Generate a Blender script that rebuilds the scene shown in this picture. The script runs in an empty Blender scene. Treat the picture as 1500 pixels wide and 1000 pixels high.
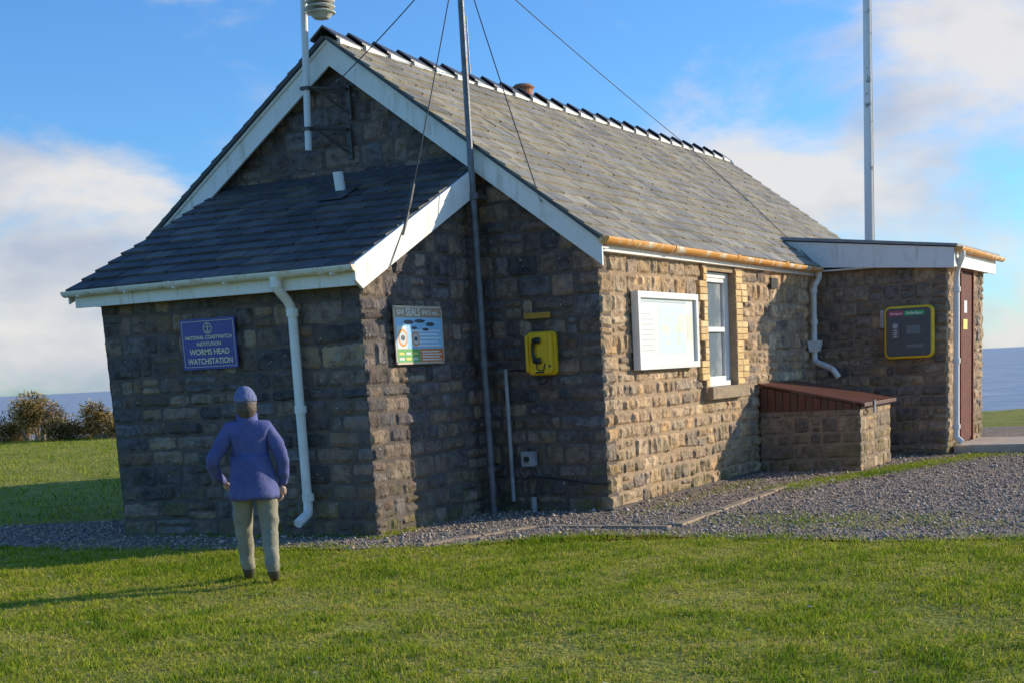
import bpy, bmesh, math, random
import numpy as np
from mathutils import Vector, Matrix, noise
random.seed(7); np.random.seed(7)
S=bpy.context.scene
S.view_settings.view_transform='Standard'; S.view_settings.look='None'; S.view_settings.exposure=0
COL=S.collection
# ---------------------------------------------------------------- helpers
def empty(name):
    o=bpy.data.objects.new(name,None); COL.objects.link(o); return o
class MB:
    def __init__(s): s.v=[];s.f=[];s.c=[]
    def add(s,vs,fs,col=(1,1,1)):
        n=len(s.v); s.v+= [tuple(v) for v in vs]; s.f+=[tuple(i+n for i in f) for f in fs]; s.c+=[(*col,1)]*len(vs)
    def box(s,x0,x1,y0,y1,z0,z1,col=(1,1,1)):
        vs=[(x,y,z) for x in (x0,x1) for y in (y0,y1) for z in (z0,z1)]
        s.add(vs,[(0,1,3,2),(4,6,7,5),(0,4,5,1),(2,3,7,6),(0,2,6,4),(1,5,7,3)],col)
    def prism(s,poly,off,col=(1,1,1)):
        n=len(poly); o=Vector(off); a=[Vector(p) for p in poly]; b=[p+o for p in a]
        s.add(a+b,[tuple(range(n)),tuple(range(2*n-1,n-1,-1))]+[(i,i+n,(i+1)%n+n,(i+1)%n) for i in range(n)],col)
    def tube(s,pts,r,n=10,col=(1,1,1),cap=True,half=None):
        pts=[Vector(p) for p in pts]; rs=r if isinstance(r,(list,tuple)) else [r]*len(pts)
        t0=(pts[1]-pts[0]).normalized(); a=Vector((0,0,1)) if abs(t0.z)<.9 else Vector((1,0,0))
        u=t0.cross(a).normalized(); vs=[]
        for i,p in enumerate(pts):
            t=(pts[min(i+1,len(pts)-1)]-pts[max(i-1,0)]).normalized()
            u=(u-t*u.dot(t)).normalized(); w=t.cross(u)
            for k in range(n):
                an=2*math.pi*k/n; vs.append(p+(u*math.cos(an)+w*math.sin(an))*rs[i])
        fs=[(i*n+k,i*n+(k+1)%n,(i+1)*n+(k+1)%n,(i+1)*n+k) for i in range(len(pts)-1) for k in range(n)]
        if cap: fs+=[tuple(range(n-1,-1,-1)),tuple((len(pts)-1)*n+k for k in range(n))]
        s.add(vs,fs,col)
    def obj(s,name,mat,parent=None,smooth=False,bevel=0,fixn=True):
        me=bpy.data.meshes.new(name); me.from_pydata(s.v,[],s.f); me.update()
        ca=me.color_attributes.new('Col','FLOAT_COLOR','POINT'); ca.data.foreach_set('color',np.array(s.c,dtype=np.float32).ravel())
        if fixn and len(s.f)<6000:
            b=bmesh.new(); b.from_mesh(me); bmesh.ops.recalc_face_normals(b,faces=b.faces); b.to_mesh(me); b.free()
        me.materials.append(mat)
        if smooth: me.shade_smooth()
        o=bpy.data.objects.new(name,me); COL.objects.link(o)
        if parent: o.parent=parent
        if bevel:
            m=o.modifiers.new('b','BEVEL'); m.width=bevel; m.segments=2; m.limit_method='ANGLE'
        return o
def smoothpath(pts,sub=5):
    P=[Vector(p) for p in pts]; out=[P[0]]
    for i in range(1,len(P)-1):
        a,b,c=P[i-1],P[i],P[i+1]; d=min((a-b).length,(c-b).length)*.4; d=min(d,.1)
        s=b+(a-b).normalized()*d; e=b+(c-b).normalized()*d
        for k in range(sub+1):
            t=k/sub; out.append(s*(1-t)**2+b*2*t*(1-t)+e*t*t)
    out.append(P[-1]); return out
def mat(name,col,col2=None,scale=4,rough=.7,bump=0,bscale=30,metal=0,attr=False,lo=.35,hi=.65,detail=4,col3=None,scale3=1.2,f3=(.55,.7),spec=.5,moss=None,streak=None):
    m=bpy.data.materials.new(name); m.use_nodes=True; nt=m.node_tree; N=nt.nodes; L=nt.links
    p=N['Principled BSDF']; p.inputs['Roughness'].default_value=rough; p.inputs['Metallic'].default_value=metal
    p.inputs['Specular IOR Level'].default_value=spec
    tc=N.new('ShaderNodeTexCoord'); 
    rgb=N.new('ShaderNodeRGB'); rgb.outputs[0].default_value=(*col,1); out=rgb.outputs[0]
    if attr:
        at=N.new('ShaderNodeAttribute'); at.attribute_name='Col'
        mx=N.new('ShaderNodeMix'); mx.data_type='RGBA'; mx.blend_type='MULTIPLY'; mx.inputs[0].default_value=1
        L.new(out,mx.inputs[6]); L.new(at.outputs['Color'],mx.inputs[7]); out=mx.outputs[2]
    def layer(out,c,sc,lo,hi,det,seed,strk=None,plain=False,mul=None):
        mp=N.new('ShaderNodeMapping'); mp.inputs['Location'].default_value=(seed,seed*2,seed); L.new(tc.outputs['Object'],mp.inputs[0])
        if strk: mp.inputs['Scale'].default_value=(1,1,strk)
        nz=N.new('ShaderNodeTexNoise'); nz.inputs['Scale'].default_value=sc; nz.inputs['Detail'].default_value=det; nz.inputs['Roughness'].default_value=.65
        L.new(mp.outputs[0],nz.inputs['Vector'])
        mr=N.new('ShaderNodeMapRange'); mr.inputs[1].default_value=lo; mr.inputs[2].default_value=hi; L.new(nz.outputs[0],mr.inputs[0]); fac=mr.outputs[0]
        if mul is not None:
            mm=N.new('ShaderNodeMath'); mm.operation='MULTIPLY'; L.new(fac,mm.inputs[0]); L.new(mul,mm.inputs[1]); fac=mm.outputs[0]
        mx=N.new('ShaderNodeMix'); mx.data_type='RGBA'; L.new(fac,mx.inputs[0]); L.new(out,mx.inputs[6])
        if attr and not plain:
            m2=N.new('ShaderNodeMix'); m2.data_type='RGBA'; m2.blend_type='MULTIPLY'; m2.inputs[0].default_value=1
            m2.inputs[6].default_value=(*c,1); L.new(at.outputs['Color'],m2.inputs[7]); L.new(m2.outputs[2],mx.inputs[7])
        else: mx.inputs[7].default_value=(*c,1)
        return mx.outputs[2]
    if col2: out=layer(out,col2,scale,lo,hi,detail,0)
    if col3: out=layer(out,col3,scale3,f3[0],f3[1],4,7.3)
    if streak: out=layer(out,streak,14,.56,.75,3,3.1,.12,True)
    if moss:
        sp=N.new('ShaderNodeSeparateXYZ'); L.new(tc.outputs['Object'],sp.inputs[0]); zr_=N.new('ShaderNodeMapRange'); zr_.inputs[1].default_value=.9; zr_.inputs[2].default_value=.05; L.new(sp.outputs[2],zr_.inputs[0])
        out=layer(out,moss,3.2,.42,.62,4,11.7,None,True,zr_.outputs[0])
        out=layer(out,(.45,.42,.36),24,.66,.76,2,21.7,None,True)
        out=layer(out,(.3,.19,.06),7,.7,.78,4,31.7,None,True)
    L.new(out,p.inputs['Base Color'])
    if bump:
        nz=N.new('ShaderNodeTexNoise'); nz.inputs['Scale'].default_value=bscale; nz.inputs['Detail'].default_value=4; L.new(tc.outputs['Object'],nz.inputs['Vector'])
        b=N.new('ShaderNodeBump'); b.inputs['Strength'].default_value=bump; b.inputs['Distance'].default_value=.02; L.new(nz.outputs[0],b.inputs['Height']); L.new(b.outputs[0],p.inputs['Normal'])
    return m
# ---------------------------------------------------------------- materials
m_stone=mat('stone',(1,1,1),(.5,.47,.47),11,.9,.9,38,attr=True,lo=.42,hi=.66,col3=(1.22,1.06,.82),scale3=2.3,f3=(.52,.68),spec=.2,moss=(.15,.125,.05))
m_mortar=mat('mortar',(.165,.125,.1),(.095,.078,.068),6,.95,.6,60)  # darker mortar: shade on the front walls put into the colour
m_mortar_sun=mat('mortar_tan_sunlit',(.48,.33,.2),(.32,.22,.14),6,.95,.6,60)  # lighter tan mortar: sunlight on the long wall put into the colour
m_slate=mat('slate',(1,1,1),(.68,.66,.64),7,.6,.25,40,attr=True,col3=(1.25,1.05,.6),scale3=14,f3=(.58,.73),spec=.3)
m_white=mat('white_paint',(.86,.83,.77),(.75,.71,.64),5,.5,.12,30,lo=.5,hi=.8,col3=(.5,.38,.24),scale3=13,f3=(.68,.8),streak=(.62,.54,.42))
m_gutterW=mat('white_gutter',(.82,.78,.69),(.55,.33,.15),7,.5,.2,30,lo=.55,hi=.7)
m_gutterR=mat('rusty_gutter',(.8,.36,.07),(.88,.78,.6),5,.55,.25,30,lo=.5,hi=.62,col3=(.4,.13,.03),scale3=9,f3=(.6,.72))
m_dark=mat('dark_metal',(.05,.05,.055),(.1,.08,.06),9,.5,.2,40)
m_steel=mat('galvanised_steel',(.2,.2,.22),(.12,.11,.11),7,.45,.15,50,metal=.4)
m_pole=mat('pole_paint',(.8,.79,.77),(.3,.26,.22),6,.5,.1,30,lo=.6,hi=.67)
m_terra=mat('terracotta',(.5,.2,.1),(.3,.14,.08),8,.8,.2,40)
m_brick=mat('buff_brick',(1,1,1),(.85,.74,.58),12,.85,.4,60,attr=True)
m_sill=mat('stone_sill',(.42,.3,.18),(.27,.2,.13),9,.9,.5,50)
m_wood=mat('brown_wood',(.15,.058,.035),(.1,.04,.025),12,.45,.2,30,attr=True,spec=.35)
m_door=mat('door_wood',(.17,.06,.04),(.1,.04,.03),8,.7,.1,30,attr=True,spec=.15)
m_felt=mat('roof_felt',(.34,.35,.36),(.25,.25,.26),6,.8,.3,60)
m_lead=mat('lead',(.08,.08,.085),(.05,.05,.05),9,.6,.2,30)
m_yellow=mat('yellow_plastic',(.95,.58,.01),(.85,.5,.01),8,.35,.05,60)
m_black=mat('black_plastic',(.02,.02,.022),(.035,.035,.035),20,.35)
m_blue=mat('blue_enamel',(.03,.032,.24),(.045,.04,.27),6,.35)
m_gold=mat('gold_lettering',(.9,.74,.42),None,rough=.5)
m_vc=mat('printed_panel',(1,1,1),(.93,.93,.93),30,.4,attr=True)
m_wire=mat('wire',(.06,.06,.06),None,rough=.5)
m_kerb=mat('edging_stone',(.46,.32,.19),(.28,.21,.14),7,.9,.4,50)
m_conc=mat('concrete',(.62,.5,.37),(.45,.36,.27),5,.9,.4,50)
m_white2=mat('white_plastic',(.87,.85,.8),(.76,.74,.68),6,.35,.05,20)
m_glass=mat('window_glass',(.2,.25,.29),(.42,.43,.42),1.6,.05,0,lo=.45,hi=.6)
# ---------------------------------------------------------------- stone walls
PAL_SHADE=[(.235,.185,.155),(.165,.14,.135),(.29,.215,.165),(.255,.19,.145),(.2,.17,.165),(.33,.255,.19),(.13,.115,.115),(.28,.195,.155),(.195,.175,.175),(.15,.12,.11)]  # wall stone for faces away from the sun, shade painted into the tones
PAL_SUN=[(.60,.41,.25),(.52,.36,.22),(.44,.33,.23),(.66,.47,.3),(.56,.38,.22),(.38,.29,.22),(.6,.44,.28)]  # same stone for sun-facing walls, sunlight painted into the tones
PAL_SHADE_BROWN=[(.34,.245,.17),(.28,.205,.15),(.38,.275,.185),(.22,.175,.145)]  # browner shaded tones painted in for the unlit wing and bunker sides
def wall_blocks(mb,O,U,Nn,length,ztop,pal,holes=(),seed=1,rough=.02,end=.012,z0=-.03):
    rnd=random.Random(seed); rc=random.Random(99)
    O=Vector(O);U=Vector(U);Nn=Vector(Nn)
    def wob(uu,zz):
        P=O+U*uu
        return .022*noise.noise(Vector((P.x*1.9,P.y*1.9,zz*3.1)))+.009*noise.noise(Vector((P.x*9,P.y*9,zz*9)))
    z=z0; zmax=max(ztop(length*k/40) for k in range(41))
    while z<zmax-.03:
        h=rc.choice([.12,.15,.17,.19,.21,.23]); z1=min(z+h,zmax)
        zc=(z+z1)/2
        cuts=[(-end,length+end)]
        for (a,b,c,d) in holes:
            if zc>c and zc<d:
                nc=[]
                for (s,e) in cuts:
                    if b<=s or a>=e: nc.append((s,e))
                    else:
                        if a>s: nc.append((s,a))
                        if b<e: nc.append((b,e))
                cuts=nc
        for (s,e) in cuts:
            u=s
            while u<e-.02:
                q=rnd.random()
                l=rnd.uniform(.24,.5) if q>.35 else rnd.uniform(.12,.24)
                if e-(u+l)<.13: l=e-u
                a,b=u,u+l; u=b
                if ztop(min(max((a+b)/2,0),length))<z+.04: continue
                cells=[(a,b,z,z1)]
                if z1-z>.16 and rnd.random()<.34:
                    zm=z+(z1-z)*rnd.uniform(.35,.65)
                    if b-a>.3 and rnd.random()<.5:
                        um=a+(b-a)*rnd.uniform(.4,.65); cells=[(a,um,z,z1),(um,b,z,zm),(um,b,zm,z1)]
                    else: cells=[(a,b,z,zm),(a,b,zm,z1)]
                for (a2,b2,q0,q1) in cells:
                    j=rnd.uniform(.004,.009)
                    nu=max(4,int((b2-a2)/.032)); nz=max(4,int((q1-q0)/.032)); base=rnd.uniform(.004,.016); sd=rnd.uniform(0,99)
                    tu=rnd.uniform(-1,1)*.012; tz=rnd.uniform(-1,1)*.01
                    col=list(rnd.choice(pal)); k=rnd.uniform(.74,1.22); col=[c*k for c in col]
                    rc_=[rnd.uniform(0,.016) for _ in range(4)]
                    vs=[];fs=[]
                    for iz in range(nz+1):
                        for iu in range(nu+1):
                            fu=iu/nu; fz=iz/nz
                            uu=a2+j+(b2-a2-2*j)*fu; zz=q0+j+(q1-q0-2*j)*fz
                            edge=iu in(0,nu) or iz in(0,nz)
                            if edge:
                                uu+=rnd.uniform(-.005,.005); zz+=rnd.uniform(-.005,.005); d=-.004
                                if iu in(0,nu) and iz in(0,nz):
                                    cr=rc_[(iu>0)*2+(iz>0)]; uu+=cr if iu==0 else -cr; zz+=cr if iz==0 else -cr
                            else:
                                n=noise.fractal(Vector((uu*8+sd,zz*8,sd)),.9,2.1,5)
                                ee=min(fu,1-fu)*(b2-a2)/.035; ez=min(fz,1-fz)*(q1-q0)/.035; e2=min(1,ee,ez)
                                d=base*.8+e2*(rough*.45+rough*n*1.25)+(fu-.5)*tu+(fz-.5)*tz
                                d=max(d,.002)
                            zt=ztop(min(max(uu,0),length)); zz+=wob(uu,zz)
                            if zz>zt: zz=zt
                            P=O+U*uu+Nn*d; vs.append((P.x,P.y,zz))
                    w=nu+1
                    for iz in range(nz):
                        for iu in range(nu):
                            fs.append((iz*w+iu,iz*w+iu+1,(iz+1)*w+iu+1,(iz+1)*w+iu))
                    mb.add(vs,fs,col)
        z=z1
B=empty('stone_watch_station')
D=2.2232; W=6.0; XA=1.411; XL=4.595; L1=7.454; LE=11.71; P=1.95; L2=10.125; RZ=5.06
def rz(x): return RZ-.74*abs(x+3) if x>-3 else RZ-.69*abs(x+3)
gt=lambda u: rz(u-6)-.07
mA=MB()
wall_blocks(mA,(-6,0,0),(1,0,0),(0,-1,0),6,gt,PAL_SHADE,seed=3)
wall_blocks(mA,(-XL,-D,0),(1,0,0),(0,-1,0),XL-XA,lambda u:2.42,PAL_SHADE,seed=5)
wall_blocks(mA,(-XA,-D,0),(0,1,0),(1,0,0),D,lambda u:2.42+.466*u,PAL_SHADE,seed=8)
wall_blocks(mA,(-XL,0,0),(0,-1,0),(-1,0,0),D,lambda u:2.42+.466*(D-u),PAL_SHADE,seed=18)
mA.obj('wall_stones_front',m_stone,B,fixn=False)
mBk=MB()
WY0,WY1,WZ0,WZ1=2.93,3.93,1.19,2.57
zz=WZ0-.15; k=0; teeth=[]
bh=.078
while zz<WZ1+.3:
    a=WY0-(.25 if (k//3)%2 else .12); b=WY1+(.24 if (k//3)%2==0 else .42)
    teeth.append((a,b,zz,zz+bh)); zz+=bh; k+=1
holes=[(WY0-.13,WY1+.25,WZ0-.15,WZ1+.3)]
wall_blocks(mBk,(0,0,0),(0,1,0),(1,0,0),L1,lambda u:2.72,PAL_SUN,holes=holes,seed=11,rough=.024)
mBk.obj('wall_stones_long_side',m_stone,B,fixn=False)
mC=MB()
wall_blocks(mC,(0,L1,0),(1,0,0),(0,-1,0),P,lambda u:2.72,PAL_SHADE_BROWN,seed=21)
wall_blocks(mC,(P,L1,0),(0,1,0),(1,0,0),L2-L1,lambda u:2.72,PAL_SUN,holes=[(.75,1.75,-.1,2.8)],seed=23)
mC.obj('wall_stones_wing',m_stone,B,fixn=False)
m=MB()
zr=rz(0)-.06; zl=rz(-6)-.06
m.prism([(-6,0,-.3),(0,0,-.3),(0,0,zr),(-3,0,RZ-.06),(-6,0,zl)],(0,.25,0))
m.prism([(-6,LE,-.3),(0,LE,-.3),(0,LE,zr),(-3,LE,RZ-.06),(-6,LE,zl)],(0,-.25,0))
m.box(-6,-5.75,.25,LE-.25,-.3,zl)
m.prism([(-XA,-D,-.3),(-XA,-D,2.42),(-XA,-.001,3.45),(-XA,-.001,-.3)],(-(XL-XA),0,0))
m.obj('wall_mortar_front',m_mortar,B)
m=MB()
m.box(-.25,.001,.25,WY0,-.3,zr); m.box(-.25,.001,WY1,LE-.25,-.3,zr); m.box(-.25,.001,WY0,WY1,-.3,WZ0); m.box(-.25,.001,WY0,WY1,WZ1,zr)
m.obj('wall_mortar_long_side',m_mortar_sun,B)
m=MB(); m.box(.003,P,L1,L2,-.3,2.74); m.obj('wall_mortar_wing',mat('mortar_wing',(.3,.21,.14),(.2,.15,.1),6,.95,.6,60),B)
q=MB()
for (a,b,z0,z1) in teeth:
    if z1>2.66: continue
    for (s,e) in ((a,WY0),(WY1,b)):
        if WZ0-.001>z1: continue
        n=max(1,round((e-s)/.22)); 
        for i in range(n):
            c=random.choice([(.85,.62,.3),(.78,.55,.25),(.88,.68,.38),(.72,.5,.24)])
            q.box(-.13 if ((s==WY1 and i==0) or (e==WY0 and i==n-1)) else -.02,.058+random.uniform(-.004,.004),s+(e-s)*i/n+.005,s+(e-s)*(i+1)/n-.005,z0+.005,z1-.005,c)
q.obj('window_brick_quoins',m_brick,B,bevel=.004)
m=MB(); m.box(-.12,.046,WY0-.12,WY0+.001,WZ0-.15,2.64); m.box(-.12,.046,WY1-.001,WY1+.24,WZ0-.15,2.64)
for (a,b,z0,z1) in teeth:
    if z1>2.66: continue
    if a<WY0-.2: m.box(0,.0462,a+.01,WY0-.1,z0-.001,z1+.001)
    if b>WY1+.3: m.box(0,.0464,WY1+.2,b-.01,z0-.001,z1+.001)
m.box(-.12,.024,WY0+.001,WY1-.001,WZ1+.0,2.66); m.box(-.12,.024,WY0+.001,WY1-.001,WZ0-.15,WZ0-.09)
m.obj('window_quoin_mortar',m_mortar_sun,B)
m=MB(); m.box(-.12,.13,WY0-.1,WY1+.2,WZ0-.15,WZ0-.0); m.obj('window_sill',m_sill,B,bevel=.012)
w=MB(); fx0,fx1=-.13,-.05
w.box(fx0,fx1,WY0,WY0+.08,WZ0,WZ1); w.box(fx0,fx1,WY1-.08,WY1,WZ0,WZ1); w.box(fx0,fx1,WY0+.08,WY1-.08,WZ1-.07,WZ1); w.box(fx0,fx1+.03,WY0+.08,WY1-.08,WZ0,WZ0+.06)
zm=(WZ0+WZ1)/2
w.box(fx0,fx1-.015,WY0+.08,WY0+.13,WZ0+.06,WZ1-.07); w.box(fx0,fx1-.015,WY1-.13,WY1-.08,WZ0+.06,WZ1-.07)
w.box(fx0,fx1-.012,WY0+.13,WY1-.13,zm-.03,zm+.03); w.box(fx0,fx1-.014,WY0+.13,WY1-.13,WZ0+.06,WZ0+.12); w.box(fx0,fx1-.014,WY0+.13,WY1-.13,WZ1-.12,WZ1-.07)
w.obj('window_frame',m_white,B,bevel=.005)
w=MB(); w.box(-.105,-.1,WY0+.1,WY1-.1,WZ0+.05,WZ1-.05); w.obj('window_glass',m_glass,B)
v=MB(); v.box(0,.05,5.35,5.62,2.42,2.56); v.obj('wall_vent',m_black,B)
# ---------------------------------------------------------------- slate roofs
def slates(mb,O,U,Sd,Nn,lu,ls,ex,wd,pal,seed,th=.011):
    rnd=random.Random(seed); O=Vector(O);U=Vector(U).normalized();Sd=Vector(Sd).normalized();Nn=Vector(Nn).normalized()
    rows=int(round(ls/ex)); ex=ls/rows
    for r in range(rows):
        off=(wd/2 if r%2 else 0)
        n=int(lu/wd)+2
        for i in range(n):
            a=max(0,i*wd-off+rnd.uniform(-.006,.006)); b=min(lu,(i+1)*wd-off)
            if b-a<.02: continue
            s0=r*ex+rnd.uniform(-.008,.008)-(.03 if r==0 else 0); s1=min((r+1)*ex+.03,ls); t=th+rnd.uniform(0,.007)
            c=rnd.choice(pal); k=rnd.uniform(.84,1.16); c=[x*k for x in c]; tw=rnd.uniform(-.003,.003); sk_=rnd.uniform(-.005,.005)
            p=lambda u,s,nn:O+U*u+Sd*s+Nn*nn
            g=.004
            vs=[p(a+g,s0+sk_,t+.006+tw),p(b-g,s0-sk_,t+.006-tw),p(b-g,s1,.003),p(a+g,s1,.003),p(a+g,s0+sk_,-.004),p(b-g,s0-sk_,-.004)]
            mb.add(vs,[(0,1,2,3),(4,5,1,0),(4,0,3),(1,5,2)],c)
SP=[(.38,.325,.24),(.4,.35,.255),(.34,.3,.235),(.41,.35,.24),(.36,.33,.28),(.31,.28,.23),(.43,.38,.29)]
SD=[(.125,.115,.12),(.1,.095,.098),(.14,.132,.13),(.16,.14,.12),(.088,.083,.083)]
sl=MB(); ed=.12
E=Vector((ed,-.215,rz(ed))); R=Vector((-3,-.215,RZ)); sd=(R-E); ls=sd.length; sd.normalize(); nn=Vector((.0,1,0)).cross(sd); nn=nn if nn.z>0 else -nn
lu=LE+.365
slates(sl,E+nn*.03,(0,1,0),sd,nn,lu,ls,.215,.31,SP,1,.014)
E2=Vector((-6.12,-.215,rz(-6.12))); sd2=(R-E2); ls2=sd2.length; sd2.normalize(); n2=Vector((0,1,0)).cross(sd2); n2=n2 if n2.z>0 else -n2
slates(sl,E2+n2*.03,(0,1,0),sd2,n2,lu,ls2,.2,.3,SP,2)
sl.obj('roof_slates_main',m_slate,B,fixn=False)
m=MB(); m.prism([E,R,R+nn*.028,E+nn*.028],(0,lu,0)); m.prism([E2,R,R+n2*.04,E2+n2*.04],(0,lu,0)); m.obj('roof_deck_main',m_lead,B)
sl=MB(); AE=Vector((-XL-.2,-D-.22,2.49)); AT=Vector((-XL-.2,-.03,3.62)); sa=(AT-AE); la=sa.length; sa.normalize(); na=Vector((1,0,0)).cross(sa); na=na if na.z>0 else -na
AW=XL+.2-1.31
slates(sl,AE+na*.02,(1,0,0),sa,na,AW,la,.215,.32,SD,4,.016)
sl.obj('roof_slates_annex',m_slate,B,fixn=False)
m=MB(); m.prism([AE-na*.02,AT-na*.02,AT+na*.018,AE+na*.018],(AW,0,0)); m.obj('roof_deck_annex',m_lead,B)
m=MB(); m.prism([AT+na*.03+sa*-.12,AT+na*.05+sa*-.12,AT+Vector((0,-.0,.08)),AT+Vector((0,.02,.08)),AT+Vector((0,.03,-.02))],(AW,0,0)); m.obj('roof_flashing_annex',m_lead,B)
rt=MB(); wm=MB(); y=-.23; yy=LE+.17
n=25; tl=(yy-y)/n
for i in range(n):
    y0=y+i*tl; y1=y0+tl*1.0; lift0=.04+random.uniform(0,.016); lift1=.0
    for sg in (1,-1):
        dx=.17; dz=.125
        a=(-3,y0,RZ+.085+lift0);b=(-3,y1,RZ+.085+lift1);c=(-3+sg*dx,y1,RZ+.085-dz+lift1);d=(-3+sg*dx,y0,RZ+.085-dz+lift0)
        rt.prism([a,b,c,d],(0,0,-.02),(.09,.09,.1))
    for sg in (1,-1):
        wm.prism([(-3+sg*.172,y0+.07,RZ-.082),(-3+sg*.172,y1-.04,RZ-.082),(-3+sg*.172,y1-.04,RZ-.052),(-3+sg*.172,y0+.07,RZ-.06+lift0)],(-sg*.04,0,.0))
rt.obj('ridge_tiles',mat('ridge_slate',(1,1,1),(.7,.7,.7),9,.5,.2,40,attr=True),B)
wm.obj('ridge_mortar',m_white,B)
m=MB(); m.tube([(-3.05,4.35,5.0),(-3.05,4.35,5.19),(-3.05,4.35,5.22),(-3.05,4.35,5.26)],[.12,.13,.16,.11],16); m.obj('chimney_pot',m_terra,B)
m=MB()
for (xa,xb) in ((-3,.13),(-3,-6.13)):
    m.prism([(xa,-.165,rz(xa)-.01),(xb,-.165,rz(xb)-.01),(xb,-.165,rz(xb)-.25),(xa,-.165,rz(xa)-.27)],(0,.03,0))
    m.prism([(xa,-.185,rz(xa)-.005),(xb,-.185,rz(xb)-.005),(xb,-.185,rz(xb)-.04),(xa,-.185,rz(xa)-.04)],(0,.018,0))
    m.prism([(xa,-.135,rz(xa)-.06),(xb,-.135,rz(xb)-.06),(xb,-.135,rz(xb)-.08),(xa,-.135,rz(xa)-.08)],(0,.14,0))
m.prism([(-1.31,AE.y-.01,AE.z+.035),(-1.31,-.17,3.57),(-1.31,-.17,3.30),(-1.31,AE.y+.10,AE.z-.19),(-1.31,AE.y-.01,AE.z-.12)],(.03,0,0))
m.prism([(-XL-.2,AE.y,AE.z+.02),(-XL-.2,-.17,3.54),(-XL-.2,-.17,3.38),(-XL-.2,AE.y,AE.z-.12)],(-.02,0,0))
m.box(-XL-.15,-1.315,AE.y+.02,AE.y+.045,AE.z-.16,AE.z-.02)
m.box(-XL-.05,-1.4,AE.y+.045,-D+.02,AE.z-.15,AE.z-.13)
m.box(.075,.1,-.13,LE+.1,2.64,rz(.1)-.01); m.box(0,.075,0,LE,2.64,2.66)
m.prism([(-.38,7.27,3.17),(2.1,7.27,2.90),(2.1,7.27,2.62),(.12,7.27,2.76)],(0,.03,0))
m.box(2.07,2.1,7.3,10.45,2.64,2.88); m.box(1.95,2.07,7.3,10.45,2.66,2.68); m.box(.1,1.95,7.3,7.454,2.70,2.72)
m.obj('barge_and_fascia_boards',m_white,B,bevel=.003)
m=MB(); m.prism([(-.42,7.23,3.19),(2.15,7.23,2.91),(2.15,7.23,2.945),(-.42,7.23,3.235)],(0,3.3,0)); m.obj('roof_wing',m_felt,B)
def gutter(mb,a,b,r,up=(0,0,1),t=.008):
    a=Vector(a);b=Vector(b);d=(b-a).normalized();up=Vector(up);s=d.cross(up).normalized(); n=10;vs=[]
    nseg=max(2,int((b-a).length/.6))
    for j in range(nseg+1):
        p=a.lerp(b,j/nseg)+Vector((0,0,noise.noise(Vector((j*1.7,a.y,3)))*.008))
        for rr in (r,r-t):
            for k in range(n+1):
                an=math.pi*k/n; vs.append(p+s*math.cos(an)*rr-up*math.sin(an)*rr)
    w=2*(n+1);fs=[]
    for j in range(nseg):
        for k in range(n): 
            fs.append((j*w+k,j*w+k+1,(j+1)*w+k+1,(j+1)*w+k)); fs.append((j*w+n+1+k,(j+1)*w+n+1+k,(j+1)*w+n+2+k,j*w+n+2+k))
        for k in (0,n): fs.append((j*w+k,(j+1)*w+k,(j+1)*w+n+1+k,j*w+n+1+k))
    for j in (0,nseg): 
        fs.append(tuple(j*w+k for k in range(n+1)))
    mb.add(vs,fs)
def collar(mb,c,r,ax):
    c=Vector(c); gutter(mb,c-Vector(ax)*.04,c+Vector(ax)*.04,r)
g=MB(); gutter(g,(.17,-.2,2.77),(.17,7.2,2.74),.066)
for yy_ in (1.6,3.6,5.5): collar(g,(.17,yy_,2.765),.075,(0,1,0))
gutter(g,(2.17,7.25,2.90),(2.17,10.6,2.885),.06)
g.obj('gutter_rusty',m_gutterR,B,smooth=False,fixn=False)
g=MB(); gutter(g,(-XL-.21,AE.y-.05,2.49),(-1.25,AE.y-.05,2.51),.058)
for x_ in (-3.4,-1.62,-2.12): collar(g,(x_,AE.y-.05,2.50),.067,(1,0,0))
for i in range(6):
    x_=-4.6+i*.62; g.box(x_,x_+.02,AE.y-.1,AE.y+.03,2.43,2.45)
g.obj('gutter_white',m_gutterW,B,fixn=False)
d=MB(); px=-2.12
d.tube(smoothpath([(px-.03,AE.y-.05,2.46),(px-.03,AE.y-.05,2.36),(px,-D-.1,2.2),(px-.01,-D-.1,.32),(px,-D-.12,.24),(px,-D-.3,.16)]),.045,14)
for z in (2.1,1.2,.36): d.tube([(px,-D-.1,z),(px,-D-.1,z+.07)],.058,14)
d.tube([(px-.03,AE.y-.05,2.36),(px-.03,AE.y-.05,2.46)],.055,14)
d.obj('downpipe_front',m_white,B,smooth=False)
d=MB()
d.tube(smoothpath([(.17,7.15,2.72),(.17,7.15,2.6),(.1,7.1,2.48),(.1,7.1,1.5),(.12,7.05,1.42),(.42,6.95,1.3),(.5,6.95,1.18)]),.042,14)
for z in (2.4,1.95): d.tube([(.1,7.1,z),(.1,7.1,z+.07)],.055,14)
d.prism([(.02,7.0,1.72),(.2,7.0,1.72),(.16,7.0,1.56),(.05,7.0,1.56)],(0,.2,0))
d.obj('downpipe_bunker',m_white,B)
d=MB()
d.tube(smoothpath([(2.17,7.45,2.86),(2.17,7.47,2.78),(2.06,7.62,2.6),(2.06,7.62,.3),(2.06,7.62,.24),(2.15,7.6,.16)]),.045,14)
for z in (2.3,1.3,.36): d.tube([(2.06,7.62,z),(2.06,7.62,z+.07)],.058,14)
d.obj('downpipe_wing',m_white,B)
d=MB(); d.box(1.955,1.975,8.28,9.12,.12,2.62,(1,1,1))
for k in range(6): d.box(1.975,1.985,8.29+k*.137,8.29+k*.137+.125,.16,2.58,(1.15+.1*(k%2),1,1))
d.obj('door',m_door,B,bevel=.003)
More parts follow.
